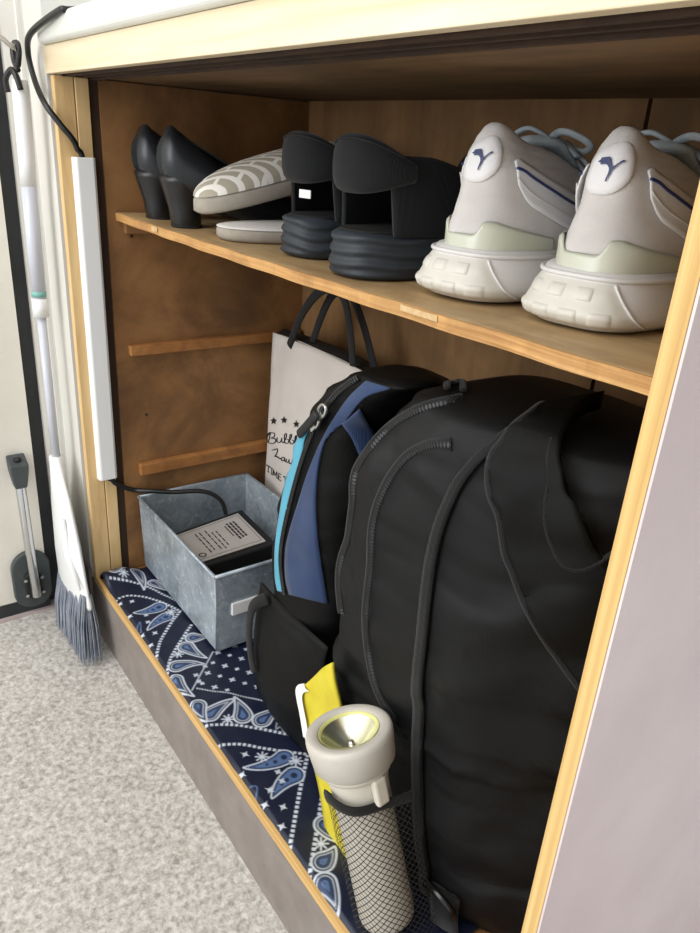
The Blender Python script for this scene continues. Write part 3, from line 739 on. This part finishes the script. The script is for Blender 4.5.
# --- torch
fl = thing('flashlight', fb, 'ivory flashlight standing lens up in the mesh pocket of the large black backpack', 'flashlight')
def lathe(m, base, axis, prof, seg=40):
    axis = axis.normalized(); a = axis.orthogonal().normalized(); b = axis.cross(a)
    m.rings([[base+axis*h+(a*math.cos(2*math.pi*j/seg)+b*math.sin(2*math.pi*j/seg))*r for j in range(seg)] for h, r in prof]); return m
L = (fh-fb).length
lathe(MB(), fb, fa, [(0,.08),(.006,.088),(.02,.09),(.3,.088),(L-.18,.09),(L-.13,.10),(L-.11,.10)]).build('barrel', 'cream', fl, smooth=True)
lathe(MB(), fb, fa, [(L-.135,.098),(L-.128,.108),(L-.118,.113),(L-.10,.113)]).build('neck_ring', 'cream', fl, smooth=True)
hd = MB(); lathe(hd, fb, fa, [(L-.112,.114),(L-.10,.126),(L-.02,.134),(L-.004,.131),(L+.001,.122),(L-.002,.098),(L-.006,.094),(L-.03,.088)])
hd.f = hd.f[:-2]+[hd.f[-2]]; hd.build('head', 'cream2', fl, smooth=True)
m = MB(); m2 = lathe(m, fb, fa, [(L-.004,.093),(L-.006,.087),(L-.012,.085)]); m.f = m.f[:-2]; m.build('lens_ring', 'reflectyellow', fl, smooth=True)
m = MB(); lathe(m, fb, fa, [(L-.012,.086),(L-.03,.072),(L-.05,.052),(L-.066,.028),(L-.07,.01)]); m.f = m.f[:-2]+[m.f[-1]]; m.build('reflector', 'reflector', fl, smooth=True)
MB().tube([fb+fa*(L-.07), fb+fa*(L-.045)], [.012,.009], 12).build('bulb', 'chrome', fl, smooth=True)
side = Vector((1,.05,.0)); side = (side-fa*side.dot(fa)).normalized()
m = MB().obox(fb+fa*(L-.165)+side*.105, side*.014, fa*.045, fa.cross(side)*.022); m.build('switch', 'cream', fl, bevel=.008)

# --- yellow band
yb = thing('yellow_band', (-1.47,1.15,-2.1), 'folded yellow fabric band with white backing behind the flashlight', 'band')
yv = [((300,690),(318,684)),]
m = MB()
ya = 1.185
a_, b_, c_, d_ = onY(303,734,ya), onY(301,690,ya), onY(333,662,ya), onY(345,712,ya)
def yq(u, v):
    l = onY(306+0*v,736,ya).lerp(onY(303,687,ya), v); r = onY(346,725,ya).lerp(onY(336,661,ya), v); p = l.lerp(r, u); p.y += .012*math.sin(u*5)+.004*math.sin(v*6); p.z += .012*math.sin(u*math.pi)*v; return p
m.grid(yq, 16, 16); m.build('front_fold', 'yellow', yb, smooth=True, solid=.012)
m = MB(); P = catmull([yq(.08,1)+Vector((0,-.008,.0)), yq(0,1)+Vector((-.01,-.012,.0)), yq(0,.85)+Vector((-.014,-.014,0)), yq(0,.4)+Vector((-.008,-.012,0)), yq(.02,0)+Vector((0,-.01,0))], 6)
m.grid(lambda u, v: P[min(int(u*(len(P)-1)), len(P)-1)]+Vector((.034*v, -.006*math.sin(v*math.pi), -.004*v)), len(P)-1, 4); m.tube(P, .006, 8); m.build('white_backing', 'paper', yb, smooth=True)
m = MB(); 
def yl(u, v):
    t0, t1 = onY(306,740,1.19), onY(330,735,1.19); b0, b1 = onY(336,872,1.155), onY(358,905,1.15)
    p = t0.lerp(b0, v).lerp(t1.lerp(b1, v), u); p.y += .01*math.sin(v*5); return p
m.grid(yl, 6, 24); m.build('hanging_tail', 'yellow', yb, smooth=True, solid=.008)

# --- blue pack
bb = thing('blue_backpack', (-1.95,1.75,-2.26), 'blue and black backpack with a sky blue front edge, between tote and black backpack', 'backpack')
T1 = [(-2.262,-2.18,-1.86,1.36,2.0),(-2.2,-2.27,-1.84,1.32,2.05),(-1.9,-2.30,-1.82,1.30,2.05),(-1.6,-2.30,-1.82,1.30,2.05),(-1.3,-2.26,-1.82,1.31,2.03),(-1.05,-2.16,-1.79,1.32,1.98),(-.85,-2.06,-1.78,1.32,1.86),(-.75,-1.97,-1.70,1.33,1.76),(-.68,-1.88,-1.62,1.34,1.66),(-.645,-1.80,-1.56,1.36,1.55)]
qm = pack(T1, 3.6, .018, 9); qm.build('main_body', 'packdark', bb, smooth=True); qv = qm.bvh()
tR = [(325,412),(307,437),(302,468),(291,502),(284,537),(282.5,565),(285,592)]
tL = [(318,412),(299,440),(291,464),(283,503),(277,544),(276.5,575),(279,590)]
strip(qv, tL, tR, .006, 40, 5).build('edge_panel', 'teal', bb, smooth=True, solid=.006, label='sky blue edge panel')
bL = [(368,382),(352,396),(332,424),(314,461),(300,502),(288,544),(287,575),(291,594)]
bR = [(392,388),(366,397),(346,420),(327,439),(318,480),(318,530),(323,570),(328,603)]
strip(qv, bL, bR, .006, 50, 8).build('side_panel', 'blue', bb, smooth=True, solid=.008, label='blue side panel')
strip(qv, [(343,422),(353,441),(363,465)], [(360,408),(370,427),(377,451)], .008, 14, 6).build('trim_panel', 'blue', bb, smooth=True, solid=.008, label='small blue trim panel')
zipper(qv, [(360,380),(340,394),(323,417),(309,448),(297,487),(287,528),(283,560),(287,594)], bb, .008, .012, .02)
p = cast(qv, (361.5,465.5), .02)
m = MB(); lathe(m, p, Vector((.5,-.8,.2)), [(-.006,.012),(.002,.013),(.006,.008)], 16); m.build('brass_rivet', 'gold', bb, smooth=True)
def ringpts(c, a, b, n=20): return [c+a*math.cos(2*math.pi*i/n)+b*math.sin(2*math.pi*i/n) for i in range(n+1)]
zp = None
for (cx_, cy_) in ((322,411),(315,422)):
    c_ = onY(cx_, cy_, 1.29); m = MB(); m.tube(ringpts(c_, Vector((.018,.0,.022)), Vector((.014,.0,-.010))), .006, 8)
    m.obox(c_+Vector((-.006,.0,-.02)), Vector((.012,0,.012)), Vector((.006,0,-.008)), Vector((0,.006,0)))
    zp = m.build('zipper_pull', 'silver', bb, smooth=False, label='silver zipper pull')
P = [onY(317,414,1.28), onY(311,421,1.28), onY(304,429,1.29), onY(299,434,1.30)]
m = MB().tube(catmull(P, 5), [.017]*16, 10, flat=.5, up=(0,-1,0)); m.build('pull_tab', 'blackmatte', zp, smooth=True)
# loose black straps at the foot
m = MB()
m.tube(catmull([(-2.18,1.28,-1.70),(-2.235,1.245,-1.76),(-2.24,1.23,-1.86),(-2.20,1.215,-1.96),(-2.15,1.205,-2.02)], 8), .026, 8, flat=.3, up=(0,-1,0))
m.build('side_strap', 'webbing', bb, smooth=True)
pk = MB().grid(lambda u, v: (-2.28+.5*u, 1.31-.10*math.sin(math.pi*(.1+.8*u))*math.sin(math.pi*(.12+.86*v)), -2.25+.56*v), 24, 20); pk.build('side_pocket', 'packdark', bb, smooth=True, solid=.008)

# ================================================================ SHOES
ZS = -.358
def egg(y0, y1, w, z, n=44, sq=.75, hq=.9, xoff=0):
    P = []
    for j in range(n):
        a = 2*math.pi*j/n; c, s_ = math.cos(a), math.sin(a)
        yy = (y0+y1)/2-(y1-y0)/2*math.copysign(abs(c)**hq, c)
        x = w*math.copysign(abs(s_)**sq, s_); P.append((x+xoff, yy, z))
    return P
def shoe_root(name, loc, label, cat, rot=0, group=None):
    return thing(name, loc, label, cat, group), Vector(loc), rot
def xf(m, base, rot=0, k=(1,1,1)):
    c, s_ = math.cos(rot), math.sin(rot)
    for p in m.v: p.x *= k[0]; p.y *= k[1]; p.z *= k[2]
    m.v = [Vector((p.x*c-p.y*s_+base.x, p.x*s_+p.y*c+base.y, p.z+base.z)) for p in m.v]; return m

# --- sneakers
def sneaker(base, rot, label):
    t = thing('sneaker', base, label, 'shoe', 'pair of grey and white sneakers'); b = Vector(base)
    def B(m, *a, **k): return xf(m, b, rot, (1.05,1.02,1)).build(*a, **k)
    # midsole, wide at the ground
    m = MB(); R = []
    for z, y0, w in ((.012,.03,.125),(.0,.05,.12),(.004,.035,.145),(.022,.0,.166),(.04,-.008,.170),(.08,.012,.160),(.105,.026,.152),(.122,.035,.150),(.132,.042,.142)):
        R.append(egg(y0, .80, w, z, 72, .62, .7))
    m.rings(R)
    so = B(m, 'midsole', 'sneaksole', t, smooth=True)
    # lilac side foam
    def solep(a, h, off=0):   # point on the sole wall, a: angle from straight back, + to the right side
        zz = h; hq = .7; tab = [(.004,.035,.145),(.022,.0,.166),(.04,-.008,.170),(.08,.012,.160),(.105,.026,.152),(.122,.035,.150)]
        y0, w = interp([(q[0],q[1],q[2]) for q in tab], zz)
        c, s_ = math.cos(a), math.sin(a); yc, ry = (y0+.8)/2, (.8-y0)/2+off; return Vector(((w+off)*math.copysign(abs(s_)**.62, s_), yc-ry*math.copysign(abs(c)**hq, c), zz))
    def sole_a(sv): return math.copysign(abs(sv)**1.0, sv)
    # heel pods: two rows of rounded blocks across the back
    m = MB()
    A3 = [-.26,-.09,.075,.24,.40]
    def solex(xn, h, off=0): return solep(math.copysign(math.asin(min(1, abs(xn)**(1/.62))), xn), h, off)
    def pod(a0, a1, h0, h1, rise):
        k = len(m.v); n = 8
        for i in range(n+1):
            for j in range(n+1):
                u, v = i/n, j/n; e = (1-(2*u-1)**6)*(1-(2*v-1)**6); m.v.append(solex(a0+(a1-a0)*u, h0+(h1-h0)*v, rise*e-.001))
        for i in range(n):
            for j in range(n): q = k+i*(n+1)+j; m.f.append((q, q+n+1, q+n+2, q+1))
    for a0, a1 in ((-.66,-.42),(-.33,-.02),(.08,.38)): pod(a0, a1, .068, .102, .0085)
    for a0, a1 in ((-.80,-.52),(-.45,-.14),(-.06,.26),(.34,.64)): pod(a0, a1, .014, .054, .0085)
    B(m, 'heel_pod', 'sneakpod', so, smooth=True, fixn=False)
    m = MB(); m.grid(lambda u, v: solex((-.93+(1.80-.30*v)*u), .010+.10*v, .0035*min(1, u*14, (1-u)*14, v*9, (1-v)*9)), 60, 14); B(m, 'heel_plate', 'sneakpod', so, smooth=True, fixn=False)
    m = MB(); m.tube([solex(.87-.30*i/12, .012+.098*i/12, .003) for i in range(13)], .0035, 6)
    m.v = m.v
    B(m, 'plate_edge', 'sneaksole', so, smooth=True)
    m = MB(); R = [solep(-1.3+2.6*i/40, .119, .003) for i in range(41)]; m.tube(R, .006, 8); B(m, 'upper_lip', 'sneaksole', so, smooth=True)
    # upper
    prof = [(.10,.05,.79,.128),(.14,.052,.78,.132),(.18,.055,.76,.128),(.22,.064,.72,.118),(.27,.070,.64,.104),(.32,.074,.54,.093),(.36,.080,.46,.080),(.395,.096,.41,.068),(.42,.112,.37,.056),(.43,.13,.34,.046)]
    def up(a, h, off=0):
        y0, y1, w = interp(prof, h); yc, ry = (y0+y1)/2, (y1-y0)/2
        c, s_ = math.cos(a), math.sin(a)
        zt = -.05*max(0, (h-.33)/.10)*(1-c)/2-.02*max(0, (h-.30)/.13)*s_*s_   # collar dips towards the instep
        dip = .02*noise.noise(Vector((a*1.3, h*9, b.x)))
        return Vector(((w+off+dip*.5)*math.copysign(abs(s_)**.72, s_), yc-(ry+off+dip*.4)*math.copysign(abs(c)**.9, c), h+zt))
    m = MB(); R = []
    hs = [.10+.33*i/44 for i in range(45)]
    for h in hs: R.append([up(2*math.pi*j/60, h) for j in range(60)])
    # rim and inside
    for k_, (q, dz) in enumerate(((.94,.002),(.84,-.004),(.78,-.02),(.74,-.06),(.7,-.12))):
        r0 = R[44]; cx = sum((Vector(p) for p in r0), Vector())/60; R.append([cx+(Vector(p)-cx)*q+Vector((0,0,dz)) for p in r0])
    m.rings(R); u_ = B(m, 'upper', 'suede', t, smooth=True)
    # tinted plastic heel clip with notch
    def clip(u, v):
        a = -1.1+2.3*u
        top = .17 if abs(a) > 1.0 else (.19 if a > .30 else (.19-.0 if a < -.55 else .163))
        top = .165+.035*(1/(1+math.exp(-(a-.22)*40)))+.035*(1/(1+math.exp((a+.32)*40)))-.05*max(0,a-.45)
        h = .118+(top-.118)*v; e = min(1, v*6)*min(1, (1-v)*8+.25); return up(a, h, .003+.007*e)
    m = MB().grid(clip, 90, 10); cl = B(m, 'heel_clip', 'clip', t, smooth=True, fixn=False, solid=.003)
    # oval logo patch
    mm = MB(); n = 28; rows = []
    ca, ch = .12, .345
    pa, ph = [], []
    def pp(r, th):
        x = .40*math.cos(th)*r; y = .056*math.sin(th)*r; x += -.0*y; sh = y*2.2   # leaning oval
        return up(ca+x+sh, ch+y, .006-.003*(r > .97))
    mm.rings([[pp(r, 2*math.pi*j/n) for j in range(n)] for r in (1.0,.97,.7,.4,.1)], False, True); pt = B(mm, 'logo_patch', 'sneakwhite', t, smooth=True, fixn=False)
    # leaping cat
    cat = [(318,218),(328,212),(330,202),(342,198),(352,196),(362,202),(372,218),(384,232),(394,234),(410,222),(428,210),(444,203),(456,203),(454,209),(440,213),(424,222),(406,236),(396,246),(390,252),(388,266),(382,280),(380,296),(374,297),(374,282),(376,266),(376,252),(370,240),(358,230),(346,226),(338,230),(332,226),(340,218),(330,222)]
    bm_ = bmesh.new(); vs = []
    for (x, y) in cat:
        du = (x-388)/105.0; dv = -(y-242)/90.0; th_x = .30*du; yv = .044*dv
        p = up(ca+th_x+yv*1.2, ch+yv, .0105); vs.append(bm_.verts.new(p))
    f = bm_.faces.new(vs); bmesh.ops.triangulate(bm_, faces=[f]); bm_.verts.index_update()
    m = MB(); m.v = [v.co.copy() for v in bm_.verts]; m.f = [tuple(v.index for v in f.verts) for f in bm_.faces]; bm_.free()
    B(m, 'leaping_cat_logo', 'navy', pt, fixn=False, solid=.001)
    # stitched white side strips with navy line
    for sg in (1,-1):
        def sp(u, v, off=.007):
            a = sg*(.80+1.0*u); hh = .345-.17*u+(-.035+.07*v)*(1-.2*u)-.03*(1-min(1,u*6))**2*(v-.5)*0; 
            vv = .5+(v-.5)*min(1, .25+u*5)**.5; hh = .315-.13*u+(-.055+.12*vv); return up(a, hh, off)
        m = MB().grid(sp, 30, 8); st = B(m, 'side_stripe', 'sneakwhite', t, smooth=True, fixn=False, solid=.004)
        m = MB().tube([sp(i/30, .70, .012) for i in range(31)], .0035, 6); B(m, 'navy_line', 'navy', st, smooth=True)
        m = MB().tube([sp(i/30, .3, .0115) for i in range(31)], .0018, 6); B(m, 'stitching', 'suede', st, smooth=True)
    # tongue and laces
    m = MB(); R = []
    for y, z, w, th_ in ((.32,.40,.05,.012),(.37,.395,.058,.016),(.44,.35,.062,.016),(.52,.295,.06,.014),(.60,.25,.05,.01)):
        R.append([(w*math.cos(2*math.pi*j/16), y+.3*th_*math.sin(2*math.pi*j/16), z+th_*math.sin(2*math.pi*j/16)) for j in range(16)])
    m.rings(R); B(m, 'tongue', 'lace', t, smooth=True)
    m = MB()
    for i in range(5):
        y = .40+.055*i; z = .395-.036*i
        m.tube(catmull([(-.085,y,z-.03),(-.04,y+.01,z+.004),(0,y+.015,z+.010),(.04,y+.01,z+.004),(.085,y,z-.03)], 5), .012, 8, flat=.5)
    m.tube(catmull([(0,.40,.405),(-.05,.37,.43),(-.10,.38,.41),(-.09,.42,.38),(-.02,.41,.40),(.05,.37,.425),(.11,.40,.40),(.08,.43,.38),(0,.40,.405)], 6), .011, 8, flat=.6)
    m.tube(catmull([(0,.40,.405),(.08,.44,.36),(.15,.47,.27)], 6), .010, 8, flat=.6)
    B(m, 'lace', 'lace', t, smooth=True)
    return t
# ring base: local y starts at the heel
sneaker((-1.425,1.345,ZS+.006), math.radians(9), 'left grey and white sneaker seen heel first beside the black shoes')
sneaker((-1.065,1.375,ZS+.006), math.radians(9), 'right grey and white sneaker nearest the right side panel')

# --- black platform shoes with a padded heel band
def slingback(base, rot, label, tagged, loop):
    t = thing('platform_shoe', base, label, 'shoe', 'pair of black platform shoes'); b = Vector(base)
    def B(m, *a, **k): return xf(m, b, rot, (1,1,.87)).build(*a, **k)
    m = MB(); R = []
    for i in range(29):
        h = .15*i/28; wv = .006*math.sin(i*1.35)+.003*math.sin(i*2.7+1); bev = .02*max(0, 1-i/4)**2+.012*max(0, (i-25)/3)**2
        ring = []
        for j, p in enumerate(egg(.0, .78, .158, h, 56, .68)):
            a = 2*math.pi*j/56; w2 = .0042*math.sin(h*150+1.6*math.sin(a*2+.6)+1.2*math.sin(a*5+b.x*9)+.6*noise.noise(Vector((a*2, h*20, b.x))))
            k = 1+(w2-bev-.02*h/.15)/.158; ring.append((p[0]*k, .39+(p[1]-.39)*(1+(w2-bev-.012)/.39), h))
        R.append(ring)
    m.rings(R); so = B(m, 'platform_sole', SOLE, t, smooth=True)
    m = MB(); m.rings([egg(.03,.76,.135,.150,40,.7), egg(.04,.75,.13,.155,40,.7)]); B(m, 'insole', 'lining', t, smooth=True)
    # side walls: leave the heel open beneath the band
    def wall(a, v, off=0):
        h = .14+(.25-.10*max(0,(1-math.cos(a))/2-.45))*v; w = .145-.02*v; y0 = .03+.01*v; y1 = .77-.32*v
        c, s_ = math.cos(a), math.sin(a); return Vector(((w+off)*math.copysign(abs(s_)**.75, s_), (y0+y1)/2-((y1-y0)/2+off)*math.copysign(abs(c)**.9, c), h))
    m = MB().grid(lambda u, v: wall(.72+(2*math.pi-1.44)*u, v), 60, 12); B(m, 'upper', 'mocblack', t, smooth=True, solid=.014)
    m = MB(); R = []
    for i in range(33):
        u = i/32; a = -1.12+2.24*u; c0 = wall(a, .82, .004); hh = .012+.078*math.cos((u-.5)*2.7); ring = []
        for j in range(16):
            q = 2*math.pi*j/16; nrm = Vector((math.sin(a), -math.cos(a), 0))
            ring.append(c0+nrm*(.026*math.cos(q))+Vector((0,0,hh*math.copysign(abs(math.sin(q))**.7, math.sin(q))-.008+.02*math.cos((u-.5)*3))))
        R.append(ring)
    m.rings(R); bd = B(m, 'heel_band', 'mocblack', t, smooth=True)
    m = MB().tube([Vector(R[i][2])+Vector((0,-.002,.004)) for i in range(33)], .003, 6); B(m, 'band_stitch', 'lining', bd, smooth=True)
    if tagged:
        m = MB().box(-.015,.04,.055,.058,.215,.245); B(m, 'size_tag', 'paper', t)
    # instep
    m = MB(); R = []
    for y, w, z in ((.36,.10,.36),(.44,.12,.32),(.54,.13,.27),(.64,.125,.22),(.74,.09,.18)):
        R.append([(w*math.cos(math.pi*j/12), y, .14+(z-.14)*math.sin(math.pi*j/12)) for j in range(13)])
    m.rings(R, True, True); B(m, 'vamp', 'mocblack', t, smooth=True)
    if loop:
        m = MB().tube(catmull([(.06,.42,.33),(.08,.45,.40),(.14,.48,.405),(.20,.5,.36),(.21,.48,.30)], 6), .010, 8); B(m, 'pull_loop', 'lining', t, smooth=True)
    return t
M['sole2'] = mat('dark slate ribbed rubber', (34,39,45), .6, (46,52,58), 24, 200, .0008, .4); SOLE = 'sole2'
slingback((-2.19,1.335,ZS+.004), math.radians(10), 'left black platform shoe showing a white size tag, beside the striped slippers', True, False)
slingback((-1.80,1.27,ZS+.004), math.radians(8), 'right black platform shoe beside the white sneakers', False, True)

# --- pumps
def pump(base, rot, label):
    t = thing('pump_shoe', base, label, 'shoe', 'pair of black leather pumps'); b = Vector(base)
    def B(m, *a, **k): return xf(m, b, rot, (1.15,1,1.14)).build(*a, **k)
    m = MB(); R = []
    for z, y0, y1, w in ((0,.045,.16,.058),(.008,.043,.165,.06),(.06,.035,.165,.058),(.11,.018,.19,.066),(.15,.004,.22,.085),(.17,-.002,.24,.094)):
        R.append(egg(y0, y1, w, z, 32, .8))
    m.rings(R); hl = B(m, 'heel', 'pumpheel', t, smooth=True)
    m = MB().rings([egg(.043,.166,.0605,-.001,32,.8), egg(.042,.167,.061,.006,32,.8)]); B(m, 'heel_tip', 'lining', hl, smooth=True)
    # body: sections along the length
    m = MB(); R = []
    N = 30
    def sec(s_):
        y = .0+.72*s_; bz = .15*(1-min(1, s_/.62))**1.3+.004 if s_ < .62 else .004
        w = .098*(.5+.5*(1-(1-min(1, s_/.1))**2)**.5) if s_ < .1 else (.098+.022*math.sin(math.pi*(s_-.1)/.9) if s_ < .7 else .118*max(.0, 1-((s_-.7)/.3)**2)**.5+.004)
        tz = .355-.19*min(1, s_/.45)**1.2-.05*max(0, 1-s_/.07)**2 if s_ < .45 else .18-.10*((s_-.45)/.55)
        return y, bz, w, max(tz, bz+.02)
    ring_n = 20
    for i in range(N+1):
        y, bz, w, tz = sec(i/N); r = []
        for j in range(ring_n):
            a = 2*math.pi*j/ring_n; c, q = math.cos(a), math.sin(a); zz = (bz+tz)/2+(tz-bz)/2*math.copysign(abs(q)**.75, q)
            k = 1-.25*max(0, q)*(1 if i < N*.5 else 1); r.append((w*k*math.copysign(abs(c)**.7, c), y+(.03*q*q*max(0, 1-i/3)), zz))
        R.append(r)
    m.rings(R); B(m, 'upper', 'pump', t, smooth=True)
    m = MB(); m.rings([egg(.06,.34,.06,.345,24,.8), egg(.05,.36,.066,.352,24,.8)]); 
    m.v = [Vector((p.x, p.y, p.z-.035-.45*max(0,p.y-.06))) for p in m.v]; B(m, 'opening_lining', 'lining', t, smooth=True)
    return t
pump((-3.35,1.25,ZS+.006), math.radians(-8), 'left black leather block-heel pump in the corner by the side wall')
pump((-3.05,1.24,ZS+.006), math.radians(-12), 'right black leather block-heel pump beside the striped slippers')

# --- slippers, stacked
def slipper(base, rot, label, m_top, tilt, th=.055, dome=.10):
    t = thing('slipper', base, label, 'slipper', 'stacked pair of knitted slippers'); b = Vector(base)
    def shp(m):
        for p in m.v: p.z += p.y*tilt
        return xf(m, b, rot)
    m = MB(); m.rings([egg(.015,.70,.145,.0,48,.8), egg(0,.71,.155,.012,48,.8), egg(0,.71,.158,th*.7,48,.8), egg(.008,.70,.15,th,48,.8)]); shp(m).build('sole', 'slipgrey', t, smooth=True)
    m = MB(); R = []
    for i in range(12):
        q = i/11; k = math.cos(q*math.pi/2)**.7 if i < 11 else 0.05
        R.append(egg(.36-.36*k, .36+.345*k, .157*k, th-.004+dome*math.sin(q*math.pi/2), 48, .8))
    m.rings(R, False, True); shp(m).build('knit_upper', m_top, t, smooth=True)
    return t
slipper((-2.64,1.30,ZS+.003), math.radians(-6), 'lower knitted slipper with a white upper, under the striped one', 'slipwhite', .0, .05, .02)
slipper((-2.77,1.27,ZS+.078), math.radians(-2), 'upper grey slipper with cream stripes, resting on its pair', 'slip', .27, .068, .085)

# ================================================================ LIGHT, CAMERA
w = bpy.data.worlds.new('World'); bpy.context.scene.world = w; w.use_nodes = True
w.node_tree.nodes['Background'].inputs['Color'].default_value = (.93,.96,1,1); w.node_tree.nodes['Background'].inputs['Strength'].default_value = .75
def area(name, loc, target, size, power, col=(1,1,1)):
    l = bpy.data.lights.new(name, 'AREA'); l.energy = power; l.size = size; l.color = col
    o = bpy.data.objects.new(name, l); C.objects.link(o); o.location = loc
    o.rotation_euler = (Vector(target)-Vector(loc)).to_track_quat('-Z', 'Y').to_euler(); return o
area('ceiling_lamp', (-.35,-.9,2.3), (-.6,.4,.4), 1.2, 17, (1,.97,.94))
area('window_daylight', (-.55,-1.9,1.2), (-.6,.4,.45), 1.3, 24, (.96,.98,1))
cam = bpy.data.cameras.new('Camera'); co = bpy.data.objects.new('Camera', cam); C.objects.link(co)
cam.sensor_fit = 'VERTICAL'; cam.sensor_height = 24; cam.lens = F/933*24; cam.clip_start = .01
e = [Vector((AX[i], AY[i], AZ[i])) for i in range(3)]
r, u, bk = e[0], -e[1], -e[2]
co.matrix_world = Matrix.Translation(W(0,0,0)) @ Matrix(((r.x,u.x,bk.x),(r.y,u.y,bk.y),(r.z,u.z,bk.z))).to_4x4()
sc = bpy.context.scene; sc.camera = co
sc.view_settings.view_transform = 'Standard'; sc.view_settings.look = 'None'; sc.view_settings.gamma = 1; sc.view_settings.use_curve_mapping = False
sc.view_settings.exposure = .42
